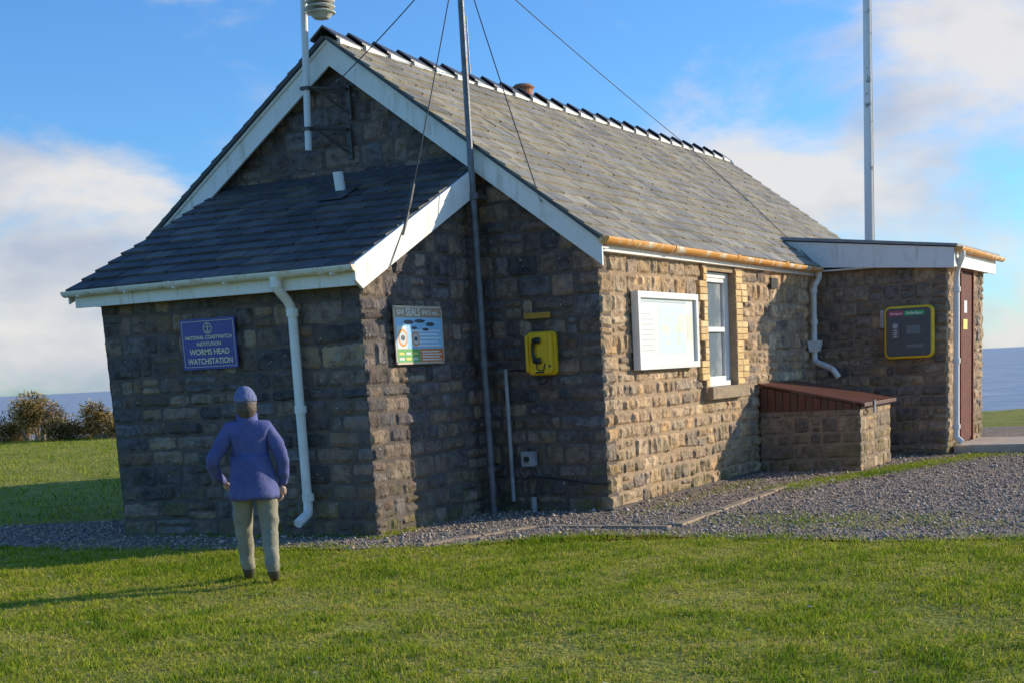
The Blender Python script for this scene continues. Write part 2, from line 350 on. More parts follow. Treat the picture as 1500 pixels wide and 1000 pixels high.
d=MB(); d.box(1.955,2.01,8.22,8.28,.1,2.66,(1.6,1.4,1.3)); d.box(1.955,2.01,9.12,9.18,.1,2.66,(1.6,1.4,1.3)); d.box(1.955,2.01,8.28,9.12,2.62,2.66,(1.6,1.4,1.3)); d.obj('door_frame',m_door,B)
d=MB(); d.box(1.988,1.993,8.45,8.75,1.78,1.93,(.8,.65,.05)); d.box(1.988,1.993,8.5,8.72,2.02,2.2,(.7,.66,.66)); d.obj('door_notice',m_vc,B)
d=MB(); fz=3.42; d.tube([(-2.73,-.5,fz-.05),(-2.735,-.53,fz+.22)],.055,16); d.obj('flue',m_white2,B)
d=MB(); zs=lambda y:3.62+.466*(y+.03)
d.prism([Vector((-2.9,-.72,zs(-.72)))+na*.045,Vector((-2.56,-.72,zs(-.72)))+na*.045,Vector((-2.56,-.35,zs(-.35)))+na*.045,Vector((-2.9,-.35,zs(-.35)))+na*.045],na*.008); d.tube([(-2.73,-.5,fz-.06),(-2.73,-.505,fz+.03)],[.1,.06],16); d.obj('flue_flashing',m_lead,B)
# ---------------------------------------------------------------- coal bunker
K=empty('coal_bunker')
k=MB(); kx=1.40; ky0,ky1=4.8,6.35
wall_blocks(k,(0.02,ky0,0),(1,0,0),(0,-1,0),kx-.02,lambda u:.80,PAL_SHADE_BROWN,seed=31,rough=.012)
wall_blocks(k,(kx,ky0,0),(0,1,0),(1,0,0),ky1-ky0,lambda u:.80,PAL_SUN,seed=32,rough=.012)
k.obj('walls',m_stone,K,fixn=False)
k=MB(); k.box(.04,kx,ky0,ky1,-.2,.82); k.obj('mortar',mat('mortar_bunker',(.34,.24,.16),(.22,.16,.11),6,.95,.6,60),K)
k=MB()
n=13
for i in range(n):
    xa=.05+(kx+.0-.05)*i/n; xb=.05+(kx-.05)*(i+1)/n-.006
    zt=lambda x:1.14-.29*x/kx
    k.prism([(xa,ky0-.02,.8),(xb,ky0-.02,.8),(xb,ky0-.02,zt(xb)),(xa,ky0-.02,zt(xa))],(0,.03,0),(.8+.2*(i%2),.9,.9))
k.prism([(kx,ky0,.8),(kx,ky1,.8),(kx,ky1,.85),(kx,ky0,.85)],(.02,0,0))
for i in range(9):
    y0=ky0-.07+(ky1-ky0+.12)*i/9; y1=y0+(ky1-ky0+.12)/9-.006; s_=random.uniform(.8,1.2)
    k.prism([(.03,y0,1.15),(kx+.06,y0,.85),(kx+.06,y1,.85),(.03,y1,1.15)],(0,0,.028),(1.1*s_,s_,s_))
k.prism([(kx+.061,ky0-.07,.83),(kx+.061,ky1+.05,.83),(kx+.061,ky1+.05,.878),(kx+.061,ky0-.07,.878)],(.02,0,0),(1.1,1,1))
k.obj('wooden_lid',m_wood,K,bevel=.004)
k=MB(); k.box(kx+.082,kx+.1,ky0+.35,ky0+.42,.74,.9); k.obj('hasp',m_steel,K)
# ---------------------------------------------------------------- panels on walls
class Fr:
    def __init__(s,O,U,N): s.O=Vector(O);s.U=Vector(U);s.N=Vector(N);s.V=Vector((0,0,1))
    def p(s,u,v,n): return s.O+s.U*u+s.V*v+s.N*n
    def rrect(s,mb,u0,u1,v0,v1,n0,n1,r=0,col=(1,1,1),seg=5):
        pts=[]
        if r<=0: pts=[(u0,v0),(u1,v0),(u1,v1),(u0,v1)]
        else:
            for (cx,cy,a0) in ((u1-r,v1-r,0),(u0+r,v1-r,90),(u0+r,v0+r,180),(u1-r,v0+r,270)):
                for q in range(seg+1):
                    a=math.radians(a0+90*q/seg); pts.append((cx+r*math.cos(a),cy+r*math.sin(a)))
        mb.prism([s.p(a,b,n0) for a,b in pts],s.N*(n1-n0),col)
    def disc(s,mb,u,v,ru,rv,n0,n1,col=(1,1,1),seg=20):
        mb.prism([s.p(u+ru*math.cos(2*math.pi*q/seg),v+rv*math.sin(2*math.pi*q/seg),n0) for q in range(seg)],s.N*(n1-n0),col)
    def text(s,t,u,v,n,size,mt,parent,width=None,align='CENTER'):
        cu=bpy.data.curves.new('lettering','FONT'); cu.body=t; cu.size=size; cu.align_x=align; cu.align_y='CENTER'; cu.extrude=.0008; cu.offset=size*.016
        o=bpy.data.objects.new('tmp',cu); COL.objects.link(o); bpy.context.view_layer.update()
        dg=bpy.context.evaluated_depsgraph_get(); me=bpy.data.meshes.new_from_object(o.evaluated_get(dg)); w=o.dimensions.x; bpy.data.objects.remove(o)
        sx=(width/w) if width and w>0 else 1
        M4=Matrix((( s.U.x*sx,s.V.x,s.N.x,0),(s.U.y*sx,s.V.y,s.N.y,0),(s.U.z*sx,s.V.z,s.N.z,0),(0,0,0,1))); M4.translation=s.p(u,v,n)
        me.transform(M4); me.materials.clear(); me.materials.append(mt)
        ob=bpy.data.objects.new('lettering',me); COL.objects.link(ob); ob.parent=parent
Z=empty('coastwatch_sign'); F=Fr((0,-D,0),(1,0,0),(0,-1,0)); mb=MB()
F.rrect(mb,-3.535,-2.85,1.66,2.145,.05,.062,.012); mb.obj('plate',m_blue,Z)
mb=MB()
for (a,b,c,d_) in ((-3.515,-2.87,2.118,2.122),(-3.515,-2.87,1.683,1.687),(-3.515,-3.511,1.687,2.118),(-2.874,-2.87,1.687,2.118)): F.rrect(mb,a,b,c,d_,.0625,.0635)
for a in range(24):
    an=2*math.pi*a/24; F.disc(mb,-3.19+.05*math.cos(an),2.05+.05*math.sin(an),.006,.006,.0625,.064,(1,1,1),6)
F.rrect(mb,-3.194,-3.186,2.01,2.09,.0625,.064); F.rrect(mb,-3.22,-3.16,2.06,2.065,.0625,.064); F.rrect(mb,-3.215,-3.165,2.018,2.024,.0625,.064)
mb.obj('emblem',m_gold,Z)
F.text('NATIONAL COASTWATCH',-3.19,1.962,.0625,.05,m_gold,Z,.58); F.text('INSTITUTION',-3.19,1.9,.0625,.05,m_gold,Z,.3)
F.text('WORMS HEAD',-3.19,1.825,.0625,.078,m_gold,Z,.5); F.text('WATCHSTATION',-3.19,1.735,.0625,.078,m_gold,Z,.56)
Z=empty('seal_information_sign'); F=Fr((-XA,0,0),(0,1,0),(1,0,0)); mb=MB()
u0,u1,v0,v1=-1.77,-.89,1.61,2.165
F.rrect(mb,u0,u1,v0,v1,.05,.06,.01,(.65,.52,.4))
F.rrect(mb,u0+.02,u1-.02,v1-.11,v1-.02,.0605,.0615,0,(.42,.28,.17))
F.rrect(mb,u0+.02,u1-.02,v0+.15,v1-.112,.0605,.0615,0,(.3,.6,.85))
F.rrect(mb,u0+.02,u0+.42,v0+.02,v0+.145,.0605,.0615,0,(.12,.42,.12)); F.rrect(mb,u0+.43,u1-.02,v0+.02,v0+.145,.0605,.0615,0,(.75,.22,.07))
F.rrect(mb,u0+.04,u0+.2,v0+.15,v0+.36,.062,.0625,0,(.8,.82,.8))
for i in range(5): F.rrect(mb,u0+.3,u1-.05-.05*(i%2),v0+.17+i*.035,v0+.185+i*.035,.062,.0625,0,(.85,.87,.88))
for i in range(6): F.rrect(mb,u0+.05+(i%3)*.12,u0+.14+(i%3)*.12,v0+.04+.05*(i//3),v0+.065+.05*(i//3),.062,.0625,0,(.8,.7,.15) if i%2 else (.7,.75,.7))
for i in range(4): F.rrect(mb,u0+.46,u1-.06-.04*(i%2),v0+.035+i*.026,v0+.048+i*.026,.062,.0625,0,(.85,.8,.7))
for (a,b,r) in ((.13,.25,.085),(.36,.24,.07)):
    F.disc(mb,u0+a,v0+b,r,r,.063,.0635,(.85,.3,.06)); F.disc(mb,u0+a,v0+b,r*.72,r*.72,.064,.0645,(.6,.65,.68)); F.disc(mb,u0+a,v0+b,r*.45,r*.3,.065,.0655,(.05,.07,.1))
for (a,b,ru,rv) in ((.25,.4,.09,.02),(.45,.41,.1,.018),(.64,.38,.08,.02),(.55,.33,.06,.015),(.35,.345,.05,.014)): F.disc(mb,u0+a,v0+b,ru,rv,.0626,.0632,(.06,.07,.1))
mb.obj('panel',m_vc,Z)
F.text('GIVE',u0+.12,v1-.065,.062,.06,m_white2,Z,.13); F.text('SEALS',u0+.34,v1-.065,.062,.1,m_white2,Z,.25); F.text('SPACE and...',u0+.66,v1-.065,.062,.06,m_white2,Z,.32)
mb=MB()
for a,b in ((u0+.015,v0+.015),(u1-.015,v0+.015),(u0+.015,v1-.015),(u1-.015,v1-.015)): F.disc(mb,a,b,.009,.009,.0,.066,(1,1,1),10)
mb.obj('fixings',m_steel,Z)
Z=empty('emergency_telephone'); F=Fr((0,0,0),(1,0,0),(0,-1,0)); mb=MB()
F.rrect(mb,-.815,-.485,1.44,1.885,.04,.1,.05); F.rrect(mb,-.80,-.50,1.455,1.87,.1,.16,.045); 
F.rrect(mb,-.80,-.765,1.48,1.85,.16,.19,.015); F.rrect(mb,-.535,-.50,1.48,1.85,.16,.18,.015)
mb.obj('housing',m_yellow,Z,bevel=.01)
mb=MB(); pth=[F.p(-.66+.045*math.cos(a),1.69+.11*math.sin(a)*1,.195) for a in [math.radians(t) for t in range(100,261,16)]]
mb.tube(pth,[.03,.032,.022,.018,.017,.017,.018,.019,.022,.032,.03][:len(pth)],10)
mb.tube([pth[0],pth[0]+Vector((.045,.01,-.01))],[.03,.034],10); mb.tube([pth[-1],pth[-1]+Vector((.045,.01,.01))],[.03,.034],10)
mb.tube(smoothpath([pth[-1],F.p(-.67,1.5,.19),F.p(-.6,1.48,.18),F.p(-.58,1.56,.17)]),.006,6)
mb.obj('handset',m_black,Z,smooth=True)
mb=MB(); F.rrect(mb,-.7,-.6,1.462,1.478,.161,.164,0); F.disc(mb,-.52,1.53,.012,.012,.16,.19); mb.tube(smoothpath([F.p(-.78,1.5,.05),F.p(-.95,1.5,.05),F.p(-1.08,1.5,.05)]),.01,8)
mb.tube(smoothpath([F.p(-.62,1.45,.05),F.p(-.64,1.36,.05),F.p(-.72,1.34,.05),F.p(-.74,1.46,.05)]),.008,6); mb.obj('cable',m_black,Z)
mb=MB(); F.rrect(mb,-.86,-.55,2.02,2.08,.045,.06,.01); F.rrect(mb,-.845,-.565,2.03,2.07,.0605,.0615,.005); mb.obj('name_plate',mat('ochre_plate',(.6,.34,.04),(.4,.22,.03),14,.6),Z)
Z=empty('electrical_conduit'); mb=MB()
mb.tube([(-1.09,-.09,.12),(-1.1,-.09,1.52)],.022,10); mb.tube([(-.83,-.12,-.05),(-.83,-.12,.17)],.032,12)
m_pvc=mat('grey_pvc',(.42,.42,.43),(.28,.28,.28),8,.5); mb.obj('pipe',m_pvc,Z)
mb=MB(); F.rrect(mb,-.96,-.80,.49,.65,.04,.12,.02); F.rrect(mb,-.925,-.835,.525,.615,.12,.13,.01); mb.obj('junction_box',m_pvc,Z,bevel=.006)
mb=MB(); F.disc(mb,-.88,.57,.03,.03,.131,.15); mb.tube(smoothpath([(-.88,-.1,.5),(-.83,-.1,.38),(-.55,-.1,.36),(-.1,-.1,.3),(.04,-.06,.3)]),.011,6); mb.tube(smoothpath([(-.86,-.1,.5),(-.76,-.12,.42),(-.8,-.12,.2),(-.83,-.12,.15)]),.011,6)
mb.tube(smoothpath([(-.95,-.1,.56),(-1.0,-.12,.45),(-.93,-.12,.34),(-.86,-.12,.4)]),.009,6); mb.obj('cables',m_black,Z)
Z=empty('notice_board'); F=Fr((0,0,0),(0,1,0),(1,0,0)); mb=MB()
u0,u1,v0,v1=.72,2.47,1.44,2.27
F.rrect(mb,u0,u1,v0,v1,.03,.075); 
for (a,b,c,d_) in ((u0,u1,v1-.07,v1),(u0,u1,v0,v0+.07),(u0,u0+.07,v0+.07,v1-.07),(u1-.07,u1,v0+.07,v1-.07)): F.rrect(mb,a,b,c,d_,.0755,.115)
mb.obj('frame',m_white2,Z,bevel=.004)
mb=MB(); F.rrect(mb,u0+.075,u1-.075,v0+.075,v1-.075,.0755,.078,0,(.82,.81,.72))
F.rrect(mb,u0+.62,u1-.35,v0+.16,v1-.13,.0785,.079,0,(.66,.74,.76)); 
rr=random.Random(4)
for i in range(12): F.disc(mb,u0+rr.uniform(.75,1.3),v0+rr.uniform(.25,.6),rr.uniform(.03,.11),rr.uniform(.02,.07),.0792+i*.0001,.0793+i*.0001,rr.choice([(.8,.79,.64),(.7,.77,.78),(.68,.74,.58)]))
for i in range(8): F.rrect(mb,u0+.15,u0+.5-.06*(i%2),v0+.2+i*.055,v0+.212+i*.055,.0785,.079,0,(.55,.55,.55))
F.rrect(mb,u1-.3,u1-.12,v0+.3,v0+.6,.0785,.079,0,(.74,.7,.56)); F.rrect(mb,u0+.15,u1-.3,v1-.115,v1-.09,.0785,.079,0,(.45,.52,.6)); mb.obj('map',m_vc,Z)
Z=empty('defibrillator_cabinet'); F=Fr((0,L1,0),(1,0,0),(0,-1,0)); mb=MB()
F.rrect(mb,1.09,1.80,1.40,2.14,.04,.17,.09,seg=7); mb.obj('case',m_yellow,Z,bevel=.02)
mb=MB(); F.rrect(mb,1.125,1.765,1.435,2.105,.172,.19,.06,(.03,.035,.04)); mb.obj('door_panel',mat('dark_grey_panel',(.06,.065,.07),(.08,.08,.08),10,.4),Z,bevel=.006)
mb=MB(); F.rrect(mb,1.17,1.38,2.0,2.065,.1905,.192,.01,(.6,.04,.12)); F.rrect(mb,1.39,1.68,2.0,2.065,.1905,.192,.01,(.02,.4,.12))
F.rrect(mb,1.2,1.33,1.68,1.92,.1905,.21,.02,(.12,.12,.12)); F.disc(mb,1.265,1.86,.035,.035,.211,.222,(.45,.45,.45))
for i in range(4): F.rrect(mb,1.24,1.29,1.70+i*.03,1.715+i*.03,.211,.214,0,(.6,.6,.6))
F.rrect(mb,1.42,1.62,1.74,1.86,.1905,.192,.0,(.16,.18,.18)); F.rrect(mb,1.42,1.66,1.55,1.60,.1905,.192,.0,(.14,.16,.16)); mb.obj('labels_and_lock',m_vc,Z)
F.text('Defibrillator',1.535,2.032,.1925,.05,m_white2,Z,.24); F.text('Emergency',1.275,2.032,.1925,.04,m_white2,Z,.17)
mb=MB(); F.rrect(mb,1.01,1.07,1.85,2.10,.04,.08,.01); mb.obj('key_box',mat('grey_plate',(.55,.5,.46),(.4,.36,.33),9,.6),Z,bevel=.004)
# ---------------------------------------------------------------- masts
Z=empty('radio_mast'); mb=MB()
mt=6.3
mb.tube([(-1.25,-.26,-.05),(-1.26,-.26,1.5),(-1.27,-.26,3.3)],.04,14); mb.tube([(-1.27,-.26,3.3),(-1.27,-.25,mt)],.033,12)
for z in (.45,1.55,3.25): mb.tube([(-1.26,-.26,z),(-1.26,-.26,z+.06)],.052,14); mb.box(-1.29,-1.23,-.24,-.02,z+.01,z+.05)
mb.obj('pole',m_steel,Z,smooth=False)
mb=MB(); top=Vector((-1.27,-.25,5.66))
ends=[(-2.86,-.3,4.55),(-1.28,-1.5,3.03),(-.52,-.18,3.16),(-3,9.9,5.15)]
for e_ in ends:
    e_=Vector(e_); pts=[top.lerp(e_,t/8)-Vector((0,0,.03*math.sin(math.pi*t/8))) for t in range(9)]; mb.tube(pts,.006,5)
mb.tube([(-3,9.9,5.15),(-1.4,8.6,3.95),(.12,7.0,2.84)],.006,5)
mb.obj('guy_wires',m_wire,Z)
mb=MB(); e_=Vector(ends[1]); dv=(top-e_).normalized(); mb.tube([e_,e_+dv*.1,e_+dv*.3,e_+dv*.32],[.01,.02,.02,.01],8); mb.tube([e_,(-1.275,-1.62,2.82)],[.02,.012],8); mb.tube([e_+Vector((0,0,-.02)),(-1.27,-1.9,2.5)],.005,5); mb.obj('turnbuckle',m_dark,Z)
Z=empty('weather_sensor_pole'); mb=MB()
mb.tube([(-3.24,-.32,3.93),(-3.12,-.32,5.8)],.036,14); mb.obj('pole',m_pole,Z)
mb=MB()
for z,ln in ((4.56,.34),(4.15,.34)):
    xx=-3.24+.064*(z-3.93); mb.box(xx-.055,xx+.055,-.365,-.275,z-.018,z+.018)
    mb.tube([(xx+.05,-.3,z),(xx+ln,-.1,z-.01),(xx+ln,-.02,z-.01)],.018,6); mb.tube([(xx+.08,-.28,z),(xx+ln,-.06,z-.26)],.014,6); mb.box(xx+ln-.03,xx+ln+.03,-.06,-.03,z-.32,z+.03)
mb.obj('brackets',m_dark,Z)
mb=MB()
for i in range(6):
    z=5.27+i*.055; mb.tube([(-2.92,-.34,z),(-2.92,-.34,z+.012),(-2.92,-.34,z+.04)],[.15,.155,.09],18)
mb.tube([(-2.92,-.34,5.22),(-2.92,-.34,5.27)],[.08,.13],14)
mb.tube([(-3.14,-.33,5.34),(-2.92,-.34,5.34)],.02,8)
mb.obj('radiation_shield',mat('shield_plastic',(.7,.68,.6),(.5,.46,.38),6,.5),Z)
Z=empty('flagpole'); mb=MB(); mb.tube([(-.885,14,0),(-.885,14,4),(-.885,14,11)],[.1,.092,.07],16); mb.obj('pole',m_pole,Z)
mb=MB(); mb.tube([(-.76,13.9,0.5),(-.80,13.92,10.9)],.008,5); mb.tube([(-.885,14,1.1),(-.885,14,1.2)],.12,14); mb.obj('halyard',m_wire,Z)
Z=empty('whip_aerial'); mb=MB(); mb.tube([(-3.2,3.2,4.6),(-3.2,3.2,5.35),(-3.2,3.2,5.95)],[.014,.01,.006],6); mb.box(-3.24,-3.16,3.17,3.23,4.7,4.9); mb.obj('rod',m_steel,Z)
# ---------------------------------------------------------------- ground
def hz(x,y):
    f=min(1,max(0,(-3.4-y)/1.3))
    return f*(.045*noise.noise(Vector((x*.45,y*.6,2)))+.022*noise.noise(Vector((x*1.6,y*2.0,7)))+.008*noise.noise(Vector((x*5,y*5,9))))
def in_poly(x,y,poly):
    r=np.zeros(x.shape,bool); j=len(poly)-1
    for i in range(len(poly)):
        xi,yi=poly[i];xj,yj=poly[j]
        c=((yi>y)!=(yj>y))&(x<(xj-xi)*(y-yi)/(yj-yi+1e-12)+xi); r^=c; j=i
    return r
front=[(-14,-6.2),(-8,-4.3),(-5.32,-3.3),(-3.6,-3.35),(-2.42,-3.22),(-1.4,-3.1),(-.7,-3.0),(-.1,-2.75),(.35,-2.2),(.9,-1.95),(1.5,-2.0),(2.4,-2.15),(3.5,-2.25),(4.57,-2.05),(6.5,-1.9),(9,-1.6),(14,-1)]
fr=[]
for a,b in zip(front[:-1],front[1:]):
    n=max(2,int(math.dist(a,b)/.12))
    for i in range(n):
        t=i/n; x=a[0]+(b[0]-a[0])*t; y=a[1]+(b[1]-a[1])*t
        fr.append((x+noise.noise(Vector((x*3,y*3,1)))*.1,y+noise.noise(Vector((x*4,y*4,5)))*.2))
back=[(14,13),(8,15.5),(1,14.6),(-.4,14.2),(-.5,11.5),(-5.2,8),(-5.4,-.7),(-7.2,-1.6),(-10,-3.2),(-14,-5.0)]
gravel=fr+back
gm=bpy.data.materials.new('grass_ground'); gm.use_nodes=True
def ground_mat(m,cols,scales,bump,bs,rough=.95,vor=False):
    nt=m.node_tree;N=nt.nodes;L=nt.links;p=N['Principled BSDF'];p.inputs['Roughness'].default_value=rough;p.inputs['Specular IOR Level'].default_value=.15
    tc=N.new('ShaderNodeTexCoord'); 
    c=N.new('ShaderNodeRGB'); c.outputs[0].default_value=(*cols[0],1); out=c.outputs[0]
    for i,(cc,sc,lo,hi) in enumerate(scales):
        nz=N.new('ShaderNodeTexNoise'); nz.inputs['Scale'].default_value=sc; nz.inputs['Detail'].default_value=6; nz.inputs['Roughness'].default_value=.7; L.new(tc.outputs['Object'],nz.inputs['Vector'])
        mr=N.new('ShaderNodeMapRange'); mr.inputs[1].default_value=lo; mr.inputs[2].default_value=hi; L.new(nz.outputs[0],mr.inputs[0])
        mx=N.new('ShaderNodeMix'); mx.data_type='RGBA'; L.new(mr.outputs[0],mx.inputs[0]); L.new(out,mx.inputs[6]); mx.inputs[7].default_value=(*cc,1); out=mx.outputs[2]
    if vor:
        vt=N.new('ShaderNodeTexVoronoi'); vt.inputs['Scale'].default_value=bs; L.new(tc.outputs['Object'],vt.inputs['Vector'])
        hs=N.new('ShaderNodeSeparateColor'); L.new(vt.outputs['Color'],hs.inputs[0]); mr=N.new('ShaderNodeMapRange'); mr.inputs[3].default_value=.55; mr.inputs[4].default_value=1.5; L.new(hs.outputs[0],mr.inputs[0])
        mx=N.new('ShaderNodeMix'); mx.data_type='RGBA'; mx.blend_type='MULTIPLY'; mx.inputs[0].default_value=1; L.new(out,mx.inputs[6]); L.new(mr.outputs[0],mx.inputs[7]); out=mx.outputs[2]; hh=vt.outputs['Distance']
    else:
        nz=N.new('ShaderNodeTexNoise'); nz.inputs['Scale'].default_value=bs; nz.inputs['Detail'].default_value=6; L.new(tc.outputs['Object'],nz.inputs['Vector']); hh=nz.outputs[0]
    b=N.new('ShaderNodeBump'); b.inputs['Strength'].default_value=bump; b.inputs['Distance'].default_value=.04; b.invert=vor; L.new(hh,b.inputs['Height']); L.new(b.outputs[0],p.inputs['Normal'])
    L.new(out,p.inputs['Base Color'])
ground_mat(gm,[(.24,.26,.04)],[((.36,.33,.065),.8,.4,.6),((.12,.15,.03),3,.5,.7),((.3,.21,.09),1.7,.6,.73)],.9,25)
g=MB()
xs=[-400,-150,-80]+[-60+i*1.5 for i in range(34)]+[-9+i*.3 for i in range(64)]+[12,14,16,20,26,40,80,200,400]
ys=[-200,-60,-20]+[-9.6+i*.3 for i in range(22)]+[5,14,18]
for x in xs:
    e=23+noise.noise(Vector((x*.15,0,0)))*1.2+noise.noise(Vector((x*.7,3,0)))*.5
    for y in ys: g.v.append((x,y,hz(x,y) if -9.7<y<0 and -10<x<11 else 0))
    g.v+= [(x,e-1,.0+noise.noise(Vector((x*.5,1,0)))*.05),(x,e,-.12),(x,e+4,-3),(x,e+40,-46)]
g.c=[(1,1,1,1)]*len(g.v)
w=len(ys)+4
g.f=[(i*w+j,(i+1)*w+j,(i+1)*w+j+1,i*w+j+1) for i in range(len(xs)-1) for j in range(w-1)]
g.obj('grass_ground',gm,None,fixn=False,smooth=True)
gv=bpy.data.materials.new('gravel'); gv.use_nodes=True
ground_mat(gv,[(.42,.33,.26)],[((.3,.24,.2),5,.4,.6),((.48,.36,.25),1.2,.5,.7),((.2,.2,.08),.9,.6,.7)],1,45,vor=True)
bm=bmesh.new(); f=bm.faces.new([bm.verts.new((x,y,.004)) for x,y in gravel]); bmesh.ops.triangulate(bm,faces=[f]); me=bpy.data.meshes.new('gravel'); bmesh.ops.recalc_face_normals(bm,faces=bm.faces); bm.to_mesh(me); bm.free(); me.materials.append(gv)
go=bpy.data.objects.new('gravel_path',me); COL.objects.link(go)
def bulk(name,V,Fv,C,mt,tri):
    me=bpy.data.meshes.new(name); nv=len(V); nf=len(Fv)
    me.vertices.add(nv); me.vertices.foreach_set('co',V.astype(np.float32).ravel())
    me.loops.add(nf*tri); me.loops.foreach_set('vertex_index',Fv.astype(np.int32).ravel())
    me.polygons.add(nf); me.polygons.foreach_set('loop_start',np.arange(0,nf*tri,tri,dtype=np.int32)); me.polygons.foreach_set('loop_total',np.full(nf,tri,dtype=np.int32))
    me.update(calc_edges=True); ca=me.color_attributes.new('Col','FLOAT_COLOR','POINT'); ca.data.foreach_set('color',C.astype(np.float32).ravel()); me.materials.append(mt)
    o=bpy.data.objects.new(name,me); COL.objects.link(o); return o
rg=np.random.default_rng(3)
n=70000; X=rg.uniform(-7.5,8,n); Y=rg.uniform(-4.2,9,n)
k=in_poly(X,Y,gravel)&~((X>-6)&(X<0)&(Y>0))&~((X>-XL)&(X<-XA)&(Y>-D)); keep=rg.random(n)<np.clip(1.3-(Y+4)/16,.2,1); k&=keep
X=X[k];Y=Y[k];n=len(X)
oc=np.array([(1,0,0),(-1,0,0),(0,1,0),(0,-1,0),(0,0,1),(0,0,-1)],float); of=np.array([(0,2,4),(2,1,4),(1,3,4),(3,0,4),(2,0,5),(1,2,5),(3,1,5),(0,3,5)])
sz=rg.uniform(.007,.02,n)*np.where(rg.random(n)<.05,1.8,1); V=oc[None]*rg.uniform(.6,1.3,(n,6,1))*sz[:,None,None]; V[:,:,2]*=.7
an=rg.uniform(0,6.28,n); c_,s_=np.cos(an),np.sin(an); vx=V[:,:,0]*c_[:,None]-V[:,:,1]*s_[:,None]; vy=V[:,:,0]*s_[:,None]+V[:,:,1]*c_[:,None]
V[:,:,0]=vx+X[:,None];V[:,:,1]=vy+Y[:,None];V[:,:,2]+=.004+sz[:,None]*.35
pal=np.array([(.48,.38,.3),(.32,.26,.22),(.6,.48,.36),(.42,.3,.2),(.22,.18,.17),(.62,.52,.42)]); cc=pal[rg.integers(0,6,n)]; C=np.ones((n,6,4)); C[:,:,:3]=cc[:,None,:]
m_peb=mat('pebbles',(1,1,1),(.8,.78,.75),30,.85,attr=True,spec=.2)
bulk('gravel_stones',V.reshape(-1,3),(of[None]+np.arange(n)[:,None,None]*6).reshape(-1,3),C.reshape(-1,4),m_peb,3)
m_gr=bpy.data.materials.new('grass_blades'); m_gr.use_nodes=True; nt=m_gr.node_tree; N=nt.nodes; L=nt.links
N.clear(); o_=N.new('ShaderNodeOutputMaterial'); df=N.new('ShaderNodeBsdfDiffuse'); tr=N.new('ShaderNodeBsdfTranslucent'); mx=N.new('ShaderNodeMixShader'); mx.inputs[0].default_value=.35
at=N.new('ShaderNodeAttribute'); at.attribute_name='Col'; L.new(at.outputs[0],df.inputs[0]); L.new(at.outputs[0],tr.inputs[0]); L.new(df.outputs[0],mx.inputs[1]); L.new(tr.outputs[0],mx.inputs[2]); L.new(mx.outputs[0],o_.inputs[0])
def blades(name,X,Y,h,wd,pal,seed):
    rg=np.random.default_rng(seed); n=len(X); an=rg.uniform(0,6.28,n)
    pn=np.array([.8*noise.noise(Vector((a*.8,b*.8,0)))+.8*noise.noise(Vector((a*2.7,b*2.7,4)))+1.0*noise.noise(Vector((a*9,b*9,3))) for a,b in zip(X,Y)])
    Z0=np.array([hz(a,b) for a,b in zip(X,Y)])
    hh=h*rg.uniform(.4,1.5,n)*np.clip(1-.7*pn,.3,1.8); ww=wd*rg.uniform(.6,1.4,n)
    lean=rg.uniform(0,1.3,n)*hh; la=rg.uniform(0,6.28,n)
    V=np.zeros((n,3,3)); dx=np.cos(an)*ww/2; dy=np.sin(an)*ww/2
    V[:,0]=np.stack([X-dx,Y-dy,Z0-.003],1); V[:,1]=np.stack([X+dx,Y+dy,Z0-.003],1); V[:,2]=np.stack([X+np.cos(la)*lean,Y+np.sin(la)*lean,hh+Z0],1)
    pal=np.array(pal)
    idx=np.clip((pn*2.6+len(pal)/2+rg.normal(0,1.2,n)).astype(int),0,len(pal)-1)
    c=pal[idx]*rg.uniform(.6,1.35,(n,1)); C=np.ones((n,3,4)); C[:,:,:3]=np.minimum(c,.85)[:,None,:]; C[:,:2,:3]*=.75
    return bulk(name,V.reshape(-1,3),np.arange(n*3).reshape(-1,3),C.reshape(-1,4),m_gr,3)
GP=[(.17,.27,.02),(.27,.36,.025),(.38,.45,.035),(.49,.5,.05),(.59,.54,.08),(.66,.51,.16)]
n=340000; X=rg.uniform(-7,8.5,n); Y=rg.uniform(-8.8,-1.3,n)
cxm,cym=6.4,-13.53; ang=np.arctan2(X-cxm,Y-cym); k=(ang>-.455-.46)&(ang<-.455+.37)&~in_poly(X,Y,gravel)
X=X[k];Y=Y[k]
blades('grass_lawn',X,Y,.024,.009,GP,5)
n=70000; X=rg.uniform(-34,-4,n); Y=rg.uniform(-4.5,22,n); ang=np.arctan2(X-cxm,Y-cym); k=(ang>-.455-.46)&(ang<-.455-.28)&~in_poly(X,Y,gravel); blades('grass_lawn_far',X[k],Y[k],.05,.018,GP,6)
pts=[]
rr=random.Random(5)
for i in range(10000):
    t=rr.random(); x=1.05+1.45*t+rr.gauss(0,.16); y=2.3+5.0*t+rr.gauss(0,.25)
    if x>kx+.08 or y<ky0-.1: pts.append((x,y))
for i in range(6000):
    x=rr.uniform(-4.8,6); j=min(range(len(fr)),key=lambda q:abs(fr[q][0]-x)); pts.append((x,fr[j][1]+abs(rr.gauss(0,.14))))
for i in range(3500): pts.append((rr.gauss(2.9,.8),rr.gauss(-.9,.4)))
for i in range(2500):
    a=rr.random(); pts.append((rr.uniform(2.2,3.5),7.3+rr.gauss(0,.3)) if a<.5 else (rr.gauss(.45,.12),rr.uniform(-.3,3.5)))
for i in range(900): pts.append((-XA+abs(rr.gauss(.06,.04)),rr.uniform(-D-.2,-D+.6))); pts.append((rr.uniform(-XL,-XA),-D-.06-abs(rr.gauss(0,.04))))
pts=np.array(pts); blades('grass_weeds',pts[:,0],pts[:,1],.028,.009,GP[:5],8)
lv=[];lc=[];rr=random.Random(12)
